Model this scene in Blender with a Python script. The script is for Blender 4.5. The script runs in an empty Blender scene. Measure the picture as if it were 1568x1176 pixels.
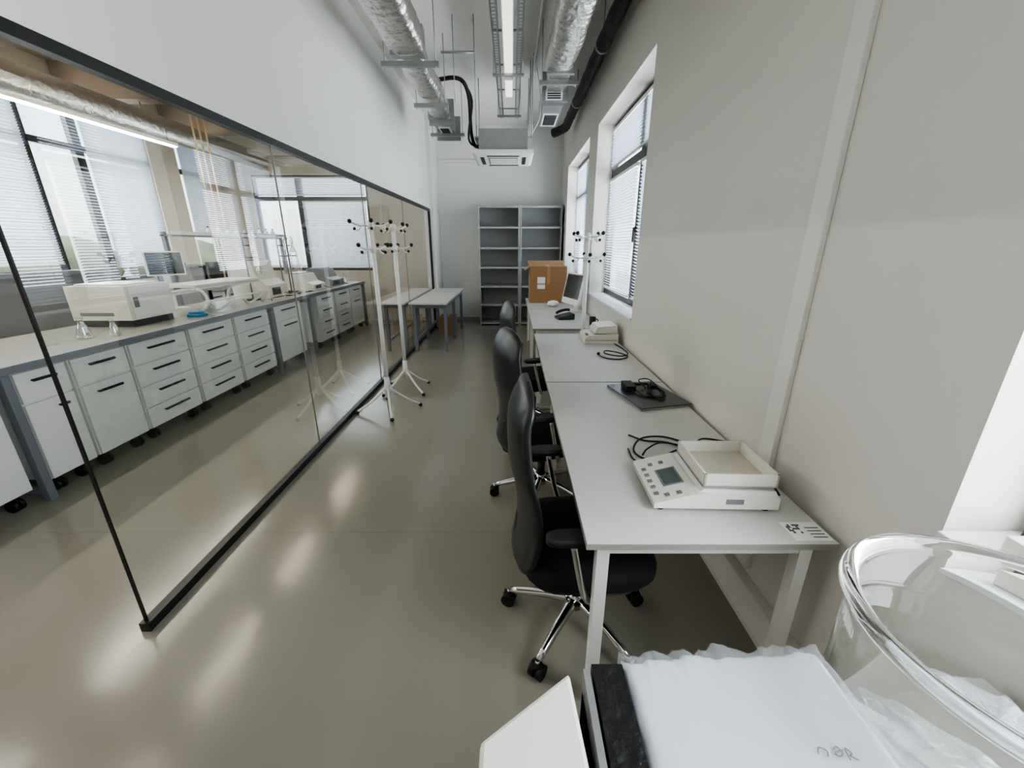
import bpy, bmesh, math, random
from mathutils import Vector, Matrix, noise
random.seed(7)
PI=math.pi
def s2l(c):
    return tuple(((v/255)/12.92 if v/255<=0.04045 else (((v/255)+0.055)/1.055)**2.4) for v in c)
def mat(name,rgb,rough=0.5,metal=0.0,var=0.06,scale=6.0,bump=0.0,bscale=40.0,coat=0.0,spec=0.5,trans=0.0,emit=0.0,emitcol=None):
    m=bpy.data.materials.new(name); m.use_nodes=True
    nt=m.node_tree; p=nt.nodes['Principled BSDF']
    c=s2l(rgb)
    tc=nt.nodes.new('ShaderNodeTexCoord')
    n=nt.nodes.new('ShaderNodeTexNoise'); n.inputs['Scale'].default_value=scale; n.inputs['Detail'].default_value=4
    nt.links.new(tc.outputs['Object'],n.inputs['Vector'])
    mx=nt.nodes.new('ShaderNodeMix'); mx.data_type='RGBA'
    mx.inputs[6].default_value=tuple(v*(1-var) for v in c)+(1,)
    mx.inputs[7].default_value=tuple(min(1,v*(1+var)) for v in c)+(1,)
    nt.links.new(n.outputs['Fac'],mx.inputs[0]); nt.links.new(mx.outputs[2],p.inputs['Base Color'])
    p.inputs['Roughness'].default_value=rough; p.inputs['Metallic'].default_value=metal
    p.inputs['Specular IOR Level'].default_value=spec
    p.inputs['Coat Weight'].default_value=coat
    p.inputs['Transmission Weight'].default_value=trans
    if emit>0:
        p.inputs['Emission Color'].default_value=(s2l(emitcol or rgb))+(1,); p.inputs['Emission Strength'].default_value=emit
    if bump>0:
        b=nt.nodes.new('ShaderNodeBump'); b.inputs['Strength'].default_value=bump; b.inputs['Distance'].default_value=0.02
        n2=nt.nodes.new('ShaderNodeTexNoise'); n2.inputs['Scale'].default_value=bscale; n2.inputs['Detail'].default_value=5
        nt.links.new(tc.outputs['Object'],n2.inputs['Vector'])
        nt.links.new(n2.outputs['Fac'],b.inputs['Height']); nt.links.new(b.outputs['Normal'],p.inputs['Normal'])
    return m
def glassmat(name,tint,base=0.05,rough=0.0,pwr=5):
    m=bpy.data.materials.new(name); m.use_nodes=True; nt=m.node_tree; nt.nodes.clear()
    o=nt.nodes.new('ShaderNodeOutputMaterial'); mix=nt.nodes.new('ShaderNodeMixShader')
    t=nt.nodes.new('ShaderNodeBsdfTransparent'); g=nt.nodes.new('ShaderNodeBsdfGlossy')
    t.inputs[0].default_value=tint+(1,); g.inputs['Roughness'].default_value=rough
    g.inputs['Color'].default_value=(1,1,1,1)
    lw=nt.nodes.new('ShaderNodeLayerWeight'); lw.inputs['Blend'].default_value=0.5
    pw=nt.nodes.new('ShaderNodeMath'); pw.operation='POWER'; pw.inputs[1].default_value=pwr
    ma=nt.nodes.new('ShaderNodeMath'); ma.operation='MULTIPLY_ADD'; ma.inputs[1].default_value=1-base; ma.inputs[2].default_value=base
    nt.links.new(lw.outputs['Facing'],pw.inputs[0]); nt.links.new(pw.outputs[0],ma.inputs[0])
    nt.links.new(ma.outputs[0],mix.inputs[0]); nt.links.new(t.outputs[0],mix.inputs[1]); nt.links.new(g.outputs[0],mix.inputs[2])
    nt.links.new(mix.outputs[0],o.inputs[0])
    return m
M={}
M['wall_r']=mat('wall_paint_warm',(218,214,206),0.85,var=0.02,scale=1.5,bump=0.02,bscale=120)
M['wall_w']=mat('wall_paint_white',(224,224,220),0.85,var=0.02,scale=1.5,bump=0.02,bscale=120)
M['ceil']=mat('ceiling_paint',(222,220,214),0.9,var=0.03,scale=2,bump=0.05,bscale=30)
M['tan']=mat('lab_wall_tan',(206,194,177),0.85,var=0.03,scale=2)
M['brown']=mat('lab_ceiling_brown',(150,130,108),0.8,var=0.12,scale=3)
M['trim']=mat('trim_white',(227,225,219),0.45,var=0.01)
M['reveal']=mat('reveal_white',(232,234,236),0.7,var=0.01)
M['black']=mat('frame_black',(24,24,26),0.4,var=0.1)
M['rubber']=mat('rubber_black',(17,17,18),0.55,var=0.1,bump=0.05,bscale=80)
M['fabric']=mat('fabric_black',(14,14,16),0.85,var=0.15,scale=60,bump=0.15,bscale=200)
M['leather']=mat('leather_black',(26,27,30),0.34,var=0.08,bump=0.04,bscale=120)
M['chrome']=mat('chrome',(215,215,215),0.1,1.0,var=0.02)
M['white']=mat('white_laminate',(229,230,228),0.3,var=0.01)
M['desk']=mat('desk_grey_laminate',(205,204,199),0.36,var=0.015,scale=3)
M['deskedge']=mat('desk_edge_grey',(150,148,140),0.5,var=0.02)
M['wmetal']=mat('white_powdercoat',(234,233,230),0.35,var=0.01)
M['shelf']=mat('grey_powdercoat',(158,159,157),0.5,0.0,var=0.03)
M['post']=mat('lab_grey_metal',(122,127,136),0.4,0.2,var=0.03)
M['galv']=mat('galvanised_steel',(168,170,170),0.42,0.7,var=0.12,scale=20,bump=0.05,bscale=60)
M['foil']=mat('foil_silver',(212,210,206),0.24,0.9,var=0.1,scale=15,bump=0.9,bscale=16)
M['card']=mat('cardboard',(160,124,88),0.85,var=0.05,scale=10)
M['tape']=mat('packing_tape',(180,142,98),0.3,var=0.03)
M['paper']=mat('paper_white',(240,240,238),0.7,var=0.01)
M['dark']=mat('plastic_dark',(40,41,44),0.4,var=0.05)
M['lapgrey']=mat('laptop_dark_metal',(84,85,88),0.28,0.5,var=0.03)
M['grey']=mat('plastic_grey',(120,122,124),0.45,var=0.03)
M['lcd']=mat('lcd_grey',(88,98,96),0.2,var=0.02)
M['ivory']=mat('plastic_ivory',(228,225,215),0.35,var=0.01)
M['cream']=mat('pan_beige',(205,198,180),0.4,var=0.02)
M['blue']=mat('tray_blue',(60,140,190),0.4,var=0.03)
M['screen']=mat('screen_black',(18,20,24),0.12,var=0.02)
M['brass']=mat('brass_yellow',(196,172,134),0.35,0.2,var=0.05)
M['counter']=mat('counter_top_grey',(168,170,164),0.22,var=0.03,scale=10)
M['hose']=mat('black_insulation',(24,23,24),0.6,var=0.2,scale=20,bump=0.5,bscale=25)
M['lamp']=mat('lamp_diffuser_warm',(225,222,214),0.4,emit=0.9,emitcol=(255,244,228))
M['lamp2']=mat('lamp_diffuser_lab',(255,244,226),0.4,emit=44.0,emitcol=(255,239,216))
M['lamp3']=mat('lamp_diffuser_linear',(255,244,226),0.4,emit=62.0,emitcol=(255,244,228))
M['partition']=glassmat('partition_glass',(0.92,0.945,0.915),0.09,pwr=3.6)
M['labglass']=glassmat('labware_glass',(0.84,0.88,0.88),0.22,pwr=1.5)
M['pane']=glassmat('window_pane_glass',(0.95,0.97,0.98),0.04)
M['plastic']=mat('plastic_bag_white',(205,211,221),0.2,var=0.03,scale=5,bump=0.05,bscale=6,coat=0.7)
M['foam']=mat('foam_black',(24,24,25),0.42,var=0.2,scale=40,bump=0.4,bscale=35,spec=.4)
m=bpy.data.materials.new('blind_slat'); m.use_nodes=True; nt=m.node_tree; nt.nodes.clear()
o=nt.nodes.new('ShaderNodeOutputMaterial'); mx=nt.nodes.new('ShaderNodeMixShader'); d=nt.nodes.new('ShaderNodeBsdfDiffuse'); t=nt.nodes.new('ShaderNodeBsdfTranslucent')
d.inputs[0].default_value=(.66,.69,.74,1); t.inputs[0].default_value=(.42,.47,.55,1); mx.inputs[0].default_value=0.3
nt.links.new(d.outputs[0],mx.inputs[1]); nt.links.new(t.outputs[0],mx.inputs[2]); nt.links.new(mx.outputs[0],o.inputs[0]); M['blind']=m
m=bpy.data.materials.new('jar_glass'); m.use_nodes=True; p=m.node_tree.nodes['Principled BSDF']
p.inputs['Base Color'].default_value=(.96,.975,.96,1); p.inputs['Roughness'].default_value=0.0; p.inputs['Transmission Weight'].default_value=1; p.inputs['IOR'].default_value=1.47; M['jar']=m
def filmmat(name,fac,bscale,bstr):
    m=bpy.data.materials.new(name); m.use_nodes=True; nt=m.node_tree; nt.nodes.clear()
    o=nt.nodes.new('ShaderNodeOutputMaterial'); mx=nt.nodes.new('ShaderNodeMixShader'); t=nt.nodes.new('ShaderNodeBsdfTransparent'); p=nt.nodes.new('ShaderNodeBsdfPrincipled')
    p.inputs['Base Color'].default_value=(.8,.84,.88,1); p.inputs['Roughness'].default_value=.1; mx.inputs[0].default_value=fac; p.inputs['Specular IOR Level'].default_value=1.0
    tc=nt.nodes.new('ShaderNodeTexCoord'); n=nt.nodes.new('ShaderNodeTexNoise'); n.inputs['Scale'].default_value=bscale; n.inputs['Detail'].default_value=3; n.inputs['Distortion'].default_value=1.5
    bp=nt.nodes.new('ShaderNodeBump'); bp.inputs['Strength'].default_value=bstr; bp.inputs['Distance'].default_value=.02
    nt.links.new(tc.outputs['Object'],n.inputs[0]); nt.links.new(n.outputs['Fac'],bp.inputs['Height']); nt.links.new(bp.outputs[0],p.inputs['Normal'])
    nt.links.new(t.outputs[0],mx.inputs[1]); nt.links.new(p.outputs[0],mx.inputs[2]); nt.links.new(mx.outputs[0],o.inputs[0]); return m
M['film']=filmmat('clear_plastic_film',.3,12,.4); M['film2']=filmmat('bag_plastic_film',.22,9,.25)
# floor
m=bpy.data.materials.new('epoxy_floor'); m.use_nodes=True; nt=m.node_tree; p=nt.nodes['Principled BSDF']
tc=nt.nodes.new('ShaderNodeTexCoord'); n=nt.nodes.new('ShaderNodeTexNoise'); n.inputs['Scale'].default_value=0.7; n.inputs['Detail'].default_value=6
cr=nt.nodes.new('ShaderNodeValToRGB'); cr.color_ramp.elements[0].position=.3; cr.color_ramp.elements[1].position=.7
cr.color_ramp.elements[0].color=s2l((140,137,125))+(1,); cr.color_ramp.elements[1].color=s2l((148,145,133))+(1,)
nt.links.new(tc.outputs['Object'],n.inputs[0]); nt.links.new(n.outputs['Fac'],cr.inputs[0])
sx=nt.nodes.new('ShaderNodeSeparateXYZ'); nt.links.new(tc.outputs['Object'],sx.inputs[0])
nz=nt.nodes.new('ShaderNodeTexNoise'); nz.inputs['Scale'].default_value=2.5; nt.links.new(tc.outputs['Object'],nz.inputs[0])
def mth(op,a,b_=None,c_=None):
    q=nt.nodes.new('ShaderNodeMath'); q.operation=op
    for i,v in enumerate((a,b_,c_)):
        if v is None: continue
        if isinstance(v,(int,float)): q.inputs[i].default_value=v
        else: nt.links.new(v,q.inputs[i])
    return q.outputs[0]
yy=mth('MULTIPLY_ADD',nz.outputs['Fac'],.06,sx.outputs['Y'])
dd=mth('ABSOLUTE',mth('SUBTRACT',yy,2.05)); ln=mth('MULTIPLY',mth('LESS_THAN',dd,.002),.5)
mxf=nt.nodes.new('ShaderNodeMix'); mxf.data_type='RGBA'; mxf.inputs[7].default_value=s2l((112,107,96))+(1,)
nt.links.new(ln,mxf.inputs[0]); nt.links.new(cr.outputs[0],mxf.inputs[6]); nt.links.new(mxf.outputs[2],p.inputs['Base Color'])
n3=nt.nodes.new('ShaderNodeTexNoise'); n3.inputs['Scale'].default_value=1.6; n3.inputs['Detail'].default_value=3
mr=nt.nodes.new('ShaderNodeMapRange'); mr.inputs[3].default_value=.13; mr.inputs[4].default_value=.19
nt.links.new(tc.outputs['Object'],n3.inputs[0]); nt.links.new(n3.outputs['Fac'],mr.inputs[0]); nt.links.new(mr.outputs[0],p.inputs['Roughness'])
b=nt.nodes.new('ShaderNodeBump'); b.inputs['Strength'].default_value=.10; b.inputs['Distance'].default_value=.02
n4=nt.nodes.new('ShaderNodeTexNoise'); n4.inputs['Scale'].default_value=4.0
nt.links.new(tc.outputs['Object'],n4.inputs[0]); nt.links.new(n4.outputs['Fac'],b.inputs['Height']); nt.links.new(b.outputs[0],p.inputs['Normal'])
p.inputs['Specular IOR Level'].default_value=.55
M['floor']=m

class B:
    def __init__(s,name): s.name=name; s.v=[]; s.f=[]; s.m=[]; s.sm=[]; s.mats=[]; s.T=Matrix.Identity(4)
    def mi(s,k):
        if k not in s.mats: s.mats.append(k)
        return s.mats.index(k)
    def add(s,vs,fs,k,smooth=False):
        b=len(s.v); s.v+= [tuple(s.T@Vector(v)) for v in vs]; i=s.mi(k)
        for f in fs: s.f.append([b+j for j in f]); s.m.append(i); s.sm.append(smooth)
    def box(s,x0,x1,y0,y1,z0,z1,k,R=None):
        vs=[(x,y,z) for z in (z0,z1) for (x,y) in ((x0,y0),(x1,y0),(x1,y1),(x0,y1))]
        s.add(vs,[(0,3,2,1),(4,5,6,7),(0,1,5,4),(1,2,6,5),(2,3,7,6),(3,0,4,7)],k)
    def prism(s,poly,z0,z1,k):
        n=len(poly); vs=[(x,y,z0) for x,y in poly]+[(x,y,z1) for x,y in poly]
        s.add(vs,[tuple(range(n-1,-1,-1)),tuple(range(n,2*n))]+[(i,(i+1)%n,n+(i+1)%n,n+i) for i in range(n)],k)
    def xprism(s,poly,y0,y1,k):
        n=len(poly); vs=[(x,y0,z) for x,z in poly]+[(x,y1,z) for x,z in poly]
        s.add(vs,[tuple(range(n)),tuple(range(2*n-1,n-1,-1))]+[(i,n+i,n+(i+1)%n,(i+1)%n) for i in range(n)],k)
    def loft(s,rings,k,cap=True,closed=False,smooth=True):
        n=len(rings[0]); vs=[v for r in rings for v in r]; fs=[]
        m=len(rings)
        for i in range(m if closed else m-1):
            a=i*n; b=((i+1)%m)*n
            for j in range(n): fs.append((a+j,a+(j+1)%n,b+(j+1)%n,b+j))
        s.add(vs,fs,k,smooth)
        if cap and not closed:
            b=len(s.v)-len(vs); i=s.mi(k)
            s.f.append([b+j for j in range(n-1,-1,-1)]); s.m.append(i); s.sm.append(False)
            s.f.append([b+(m-1)*n+j for j in range(n)]); s.m.append(i); s.sm.append(False)
    def cyl(s,p0,p1,r,k,seg=14,r2=None):
        p0=Vector(p0);p1=Vector(p1);d=(p1-p0).normalized(); u=d.orthogonal().normalized(); w=d.cross(u)
        r2=r if r2 is None else r2
        s.loft([[tuple(p+(u*math.cos(2*PI*j/seg)+w*math.sin(2*PI*j/seg))*q) for j in range(seg)] for p,q in ((p0,r),(p1,r2))],k)
    def tube(s,pts,r,k,seg=8,sub=6,smooth=True):
        P=[Vector(p) for p in pts]
        if sub>1 and len(P)>2:
            Q=[];E=[P[0]*2-P[1]]+P+[P[-1]*2-P[-2]]
            for i in range(1,len(E)-2):
                for j in range(sub):
                    t=j/sub; a,b,c,d=E[i-1],E[i],E[i+1],E[i+2]
                    Q.append(.5*((2*b)+(c-a)*t+(2*a-5*b+4*c-d)*t*t+(3*b-a-3*c+d)*t**3))
            Q.append(P[-1]); P=Q
        rings=[];u=None
        for i,p in enumerate(P):
            d=(P[min(i+1,len(P)-1)]-P[max(i-1,0)]).normalized()
            u=d.orthogonal() if u is None else u-d*u.dot(d)
            if u.length<1e-6: u=d.orthogonal()
            u.normalize(); w=d.cross(u); rr=r(i/(len(P)-1)) if callable(r) else r
            rings.append([tuple(p+(u*math.cos(2*PI*j/seg)+w*math.sin(2*PI*j/seg))*rr) for j in range(seg)])
        s.loft(rings,k)
    def lathe(s,prof,c,k,seg=48,close=False):
        rings=[[(c[0]+r*math.cos(2*PI*j/seg),c[1]+r*math.sin(2*PI*j/seg),c[2]+z) for j in range(seg)] for r,z in prof]
        s.loft(rings,k,cap=not close,closed=close)
    def ball(s,c,r,k,seg=12,sz=1):
        rings=[]
        for i in range(9):
            a=-PI/2+PI*i/8; q=max(1e-4,math.cos(a))*r
            rings.append([(c[0]+q*math.cos(2*PI*j/seg),c[1]+q*math.sin(2*PI*j/seg),c[2]+sz*r*math.sin(a)) for j in range(seg)])
        s.loft(rings,k)
    def obj(s,loc=(0,0,0),rz=0,bevel=0,name=None):
        me=bpy.data.meshes.new(s.name); me.from_pydata(s.v,[],s.f)
        for k in s.mats: me.materials.append(M[k])
        me.polygons.foreach_set('material_index',s.m); me.polygons.foreach_set('use_smooth',s.sm)
        me.update()
        bm=bmesh.new(); bm.from_mesh(me); bmesh.ops.recalc_face_normals(bm,faces=bm.faces); bm.to_mesh(me); bm.free()
        ob=bpy.data.objects.new(s.name,me); bpy.context.scene.collection.objects.link(ob)
        ob.location=loc; ob.rotation_euler=(0,0,rz)
        if bevel>0:
            md=ob.modifiers.new('bevel','BEVEL'); md.width=bevel; md.segments=2; md.limit_method='ANGLE'; md.angle_limit=math.radians(50)
        return ob
def dup(ob,loc,rz=0):
    o=ob.copy(); o.location=loc; o.rotation_euler=(0,0,rz); bpy.context.scene.collection.objects.link(o); return o
def se(cx,cy,a,b,z,n=4.0,seg=32,rot=0):
    out=[]
    for j in range(seg):
        t=2*PI*j/seg; c,s_=math.cos(t),math.sin(t)
        x=a*math.copysign(abs(c)**(2/n),c); y=b*math.copysign(abs(s_)**(2/n),s_)
        out.append((cx+x,cy+y,z))
    return out

CH=3.88; CR=CH-.004; YB=9.3; YN=-3.0; XR=1.04; XL=-1.62; XLL=-6.0
# ---------- room shell
b=B('floor'); b.box(XLL-.2,1.39,YN-.2,YB+.2,-.1,0,'floor'); b.obj()
b=B('ceiling'); b.box(XL-.05,1.39,YN-.2,YB+.2,CH,CH+.15,'ceil'); b.box(XLL-.2,XL-.05,YN-.2,YB+.2,CH,CH+.15,'brown'); b.obj()
W1=(3.55,5.63,1.0,2.99); W2=(6.2,8.4,1.0,2.99); W0=(-1.3,0.82,.95,2.99)
def wallx(name,x0,x1,y0,y1,ops,k,z1=CH):
    b=B(name); y=y0
    for (a,c,lo,hi) in ops:
        b.box(x0,x1,y,a,0,z1,k); b.box(x0,x1,a,c,0,lo,k); b.box(x0,x1,a,c,hi,z1,k); y=c
    b.box(x0,x1,y,y1,0,z1,k); return b.obj()
wallx('wall_right',XR,1.39,YN,YB,[W0,W1,W2],'wall_r')
wallx('wall_lab_left',XLL-.2,XLL,YN,YB,[(0.5,3.2,1.1,3.5),(4.0,7.6,1.1,3.5),(8.2,8.95,1.1,3.5)],'tan')
b=B('wall_back'); b.box(XL-.1,1.39,YB,YB+.2,0,CH,'wall_w'); b.box(XL-.1,XL+.09,8.62,YB,0,CH,'wall_w'); b.obj()
b=B('wall_lab_back'); b.box(XLL-.2,-5.4,YB,YB+.2,0,CH,'tan'); b.box(-5.4,-3.0,YB,YB+.2,0,1.1,'tan'); b.box(-5.4,-3.0,YB,YB+.2,3.0,CH,'tan'); b.box(-3.0,XL-.1,YB,YB+.2,0,CH,'tan'); b.obj()
b=B('wall_front'); b.box(XLL-.2,1.39,YN-.2,YN,0,CH,'wall_w'); b.obj()
b=B('wall_left'); b.box(XL-.1,XL+.02,YN,8.62,2.30,CH,'wall_w'); b.obj()
b=B('trim_1'); b.box(XR-.022,XR,1.43,1.51,.28,CH,'trim'); b.box(XR-.024,XR,1.425,1.515,1.30,1.31,'trim'); b.obj(bevel=.003)
b=B('trim_2'); b.box(XR-.05,XR,.0,9.2,.10,.25,'trim'); b.obj(bevel=.004)
b=B('trim_3'); b.box(-1.5,-.6,YB-.04,YB,3.22,3.26,'trim'); b.obj()
b=B('baseboard_back'); b.box(XL+.09,XR-.05,YB-.012,YB,0,.08,'deskedge'); b.obj()
for i,(y0,y1,lo,hi) in enumerate((W0,W1,W2)):
    b=B('trim_%d'%(4+i)); b.box(XR-.015,1.235,y0+.001,y1-.001,lo,lo+.02,'reveal'); b.obj(bevel=.003)
# ---------- windows
def window(name,axis,pos,a0,a1,z0,z1,mull=(),trans=None,th=.06,handle=None):
    b=B(name); w=.06
    def bx(p,q,r,s_,t0,t1,k):
        if axis=='x': b.box(pos-t0,pos+t1,p,q,r,s_,k)
        else: b.box(p,q,pos-t0,pos+t1,r,s_,k)
    bx(a0,a1,z0,z0+w,th/2,th/2,'black'); bx(a0,a1,z1-w,z1,th/2,th/2,'black')
    bx(a0,a0+w,z0+w,z1-w,th/2,th/2,'black'); bx(a1-w,a1,z0+w,z1-w,th/2,th/2,'black')
    for m_ in mull: bx(m_-w/2-.03,m_+w/2+.03,z0+w,z1-w,th/2+.01,th/2,'black')
    if trans: bx(a0+w,a1-w,trans-w/2-.01,trans+w/2+.01,th/2+.008,th/2,'black')
    bx(a0+w,a1-w,z0+w,z1-w,.004,.004,'pane')
    if handle and axis=='x': 
        b.box(pos-.06,pos-.03,handle[0]-.012,handle[0]+.012,handle[1],handle[1]+.05,'dark'); b.box(pos-.075,pos-.06,handle[0]-.01,handle[0]+.01,handle[1]-.1,handle[1]+.04,'dark')
    return b.obj()
window('window_1','x',1.27,W1[0],W1[1],1.02,2.99,mull=(4.32,),trans=2.44,handle=(4.32,1.75))
window('window_2','x',1.27,W2[0],W2[1],1.02,2.99,mull=(7.3,),trans=2.44)
window('window_3','x',1.27,W0[0],W0[1],.97,2.99,mull=(-.3,),trans=2.44)
window('window_4','x',XLL-.08,4.0,7.6,1.1,3.5,mull=(5.75,6.45),trans=2.9)
window('window_5','x',XLL-.08,8.2,8.95,1.1,3.5,trans=2.9)
window('window_6','x',XLL-.08,.5,3.2,1.1,3.5,mull=(1.8,),trans=2.9)
window('window_7','y',YB+.1,-5.4,-3.0,1.1,3.0,mull=(-4.45,),trans=2.55)
def blind(axis,pos,a0,a1,z0,z1,tilt=35,sp=.03,sgn=1):
    b=B('window_blind'); h=.0165; c=math.cos(math.radians(tilt))*h; s_=math.sin(math.radians(tilt))*h
    z=z0+.03
    while z<z1-.03:
        if axis=='x': vs=[(pos-c*sgn,a0,z-s_),(pos-c*sgn,a1,z-s_),(pos+c*sgn,a1,z+s_),(pos+c*sgn,a0,z+s_)]
        else: vs=[(a0,pos-c,z-s_),(a1,pos-c,z-s_),(a1,pos+c,z+s_),(a0,pos+c,z+s_)]
        b.add(vs,[(0,1,2,3)],'blind'); z+=sp
    if axis=='x':
        b.box(pos-.015,pos+.015,a0,a1,z1-.03,z1,'trim'); b.box(pos-.012,pos+.012,a0,a1,z0,z0+.015,'trim')
        for q in (a0+.15,a1-.15,(a0+a1)/2): b.box(pos-.001,pos+.001,q-.001,q+.001,z0,z1,'trim')
    else:
        b.box(a0,a1,pos-.015,pos+.015,z1-.03,z1,'trim'); b.box(a0,a1,pos-.012,pos+.012,z0,z0+.015,'trim')
    return b.obj()
bx_=1.215
blind('x',bx_,3.62,4.25,1.10,2.38,tilt=-38); blind('x',bx_,4.40,5.56,1.10,2.38,tilt=-38); blind('x',bx_,3.62,5.56,2.50,2.92,tilt=-38)
blind('x',bx_,6.27,8.33,1.10,2.92,tilt=-38)
blind('x',bx_,-1.22,.75,1.9,2.92,tilt=-38)
blind('x',XLL+.0,4.06,5.70,1.38,3.45,tilt=48); blind('x',XLL+.0,6.50,7.55,1.3,3.45,tilt=48)
blind('x',XLL+.0,8.26,8.9,1.8,3.45,tilt=48); blind('x',XLL,.56,3.1,1.4,3.45,tilt=48)
blind('y',YB-.01,-4.38,-3.06,1.16,2.5,tilt=48); blind('y',YB-.01,-5.34,-3.06,2.6,2.95,tilt=48)
# ---------- glass partition
b=B('glass_partition'); ys=[1.38,3.1,4.82,6.54,8.60]
for i in range(4): b.add([(XL,ys[i]+.003,.03),(XL,ys[i+1]-.003,.03),(XL,ys[i+1]-.003,2.27),(XL,ys[i]+.003,2.27)],[(0,1,2,3)],'partition')
b.box(XL-.022,XL+.022,1.36,8.61,0,.045,'black'); b.box(XL-.025,XL+.022,-2.9,8.61,2.255,2.30,'black')
b.box(XL-.006,XL+.006,1.373,1.381,.045,2.255,'black')
for y in ys[1:-1]: b.box(XL-.005,XL+.005,y-.002,y+.002,.045,2.255,'grey')
b.box(XL-.02,XL+.02,8.58,8.61,.045,2.255,'black')
b.obj()
# ---------- lab bench + cabinets
XB=-3.1
b=B('lab_bench'); b.box(XB-.95,XB+.012,1.5,8.75,.885,.92,'counter'); b.box(XB+.012,XB+.034,1.5,8.75,.872,.922,'post')
for y in (1.55,2.36,5.28,6.32,8.7):
    for x in (XB-.0,XB-.9): b.box(x-.03,x+.02,y-.025,y+.025,0,.872,'post')
    b.box(XB-.9,XB,y-.02,y+.02,.80,.872,'post'); b.box(XB-.9,XB,y-.02,y+.02,.05,.09,'post')
b.box(XB-.93,XB-.89,1.55,8.7,.3,.35,'post')
b.obj(bevel=.003)
def cab(y0,y1,kind):
    b=B('drawer_cabinet' if kind!='door' else 'door_cabinet'); g=.006
    b.box(-.55,0,y0,y1,.11,.86,'white')
    H=.75; 
    rows={'d4':[.25]*4,'d1':[.28,.72],'door':[.28,.72]}[kind]; z=.86
    for r in rows:
        h=H*r; zz=z-h
        b.box(.001,.02,y0+g,y1-g,zz+g,z-g,'white')
        L=(y1-y0)*.23; yc=(y0+y1)/2; hz=z-g-.06
        if kind=='door' and r>.5: yc=y1-.1; L=.03
        b.box(.03,.044,yc-L,yc+L,hz-.009,hz+.009,'dark'); b.box(.02,.03,yc-L,yc-L+.012,hz-.006,hz+.006,'dark'); b.box(.02,.03,yc+L-.012,yc+L,hz-.006,hz+.006,'dark')
        z=zz
    for x in (-.05,-.48):
        for y in (y0+.07,y1-.07):
            b.cyl((x,y-.03,.04),(x,y-.005,.04),.04,'rubber'); b.cyl((x,y+.005,.04),(x,y+.03,.04),.04,'rubber'); b.box(x-.02,x+.02,y-.006,y+.006,.04,.11,'dark')
    return b.obj(loc=(XB-.035,0,0),bevel=.003)
for y0,y1,k in ((1.6,2.3,'d1'),(2.42,2.74,'door'),(2.77,3.2,'d1'),(3.23,3.84,'d4'),(3.88,4.52,'d4'),(4.56,5.22,'d4'),(5.34,6.06,'d1'),(6.58,7.25,'d4'),(7.3,7.95,'d4'),(8.0,8.62,'d1')): cab(y0,y1,k)
b=B('window_bench'); b.box(-5.95,-5.2,1.0,9.2,.86,.9,'counter')
y=1.05
while y<9.1: b.box(-5.9,-5.25,y,y+.55,.1,.85,'white'); b.box(-5.248,-5.235,y+.1,y+.45,.75,.765,'dark'); y+=.6
b.box(-5.9,-5.3,1.0,9.1,0,.1,'dark'); b.obj()
b=B('desk_divider'); b.box(-4.75,-4.70,2.6,4.9,.55,1.35,'grey'); b.box(-4.78,-4.67,2.6,2.66,0,1.35,'post'); b.box(-4.78,-4.67,4.84,4.9,0,1.35,'post'); b.box(-4.78,-4.67,2.6,4.9,1.33,1.37,'post'); b.obj()
b=B('desk_divider'); b.box(-5.0,-4.3,5.9,5.95,.3,1.35,'grey'); b.box(-5.0,-4.3,5.88,5.97,1.33,1.37,'post');b.box(-5.0,-4.95,5.88,5.97,0,1.35,'post');b.box(-4.35,-4.3,5.88,5.97,0,1.35,'post'); b.obj()
zt=.9205
b=B('benchtop_incubator'); b.box(-3.91,-3.42,3.67,4.13,zt,zt+.06,'dark'); b.box(-3.93,-3.40,3.65,4.15,zt+.06,zt+.36,'ivory'); b.box(-3.402,-3.39,3.68,4.12,zt+.075,zt+.345,'wmetal'); b.box(-3.88,-3.45,3.70,4.10,zt+.36,zt+.375,'white'); b.box(-3.389,-3.385,3.7,3.75,zt+.17,zt+.26,'grey'); b.box(-3.85,-3.55,3.645,3.65,zt+.1,zt+.13,'grey'); b.obj(bevel=.012)
b=B('drying_rack')
for y in (4.35,5.45):
    b.tube([(-3.75,y,zt+.01),(-3.65,y,zt+.2),(-3.3,y,zt+.27),(-3.2,y,zt+.15),(-3.3,y,zt+.01)],.016,'wmetal')
for x,z in ((-3.65,.2),(-3.3,.27),(-3.45,.24),(-3.2,.14)): b.cyl((x,4.3,zt+z),(x,5.5,zt+z),.012,'wmetal')
b.tube([(-3.2,4.35,zt+.15),(-3.3,4.6,zt+.02),(-3.24,4.95,zt+.1),(-3.3,5.2,zt+.02),(-3.2,5.45,zt+.15)],.014,'wmetal')
for i in range(14): b.cyl((-3.65,4.4+i*.075,zt+.21),(-3.3,4.4+i*.075,zt+.28),.005,'wmetal')
b.box(-3.7,-3.28,4.32,5.48,zt+.285,zt+.31,'white')
b.obj()
b=B('sample_tray'); b.box(-3.35,-3.20,4.2,4.31,zt,zt+.03,'blue'); b.box(-3.34,-3.21,4.22,4.29,zt+.03,zt+.05,'blue'); b.obj(bevel=.008)
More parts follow.
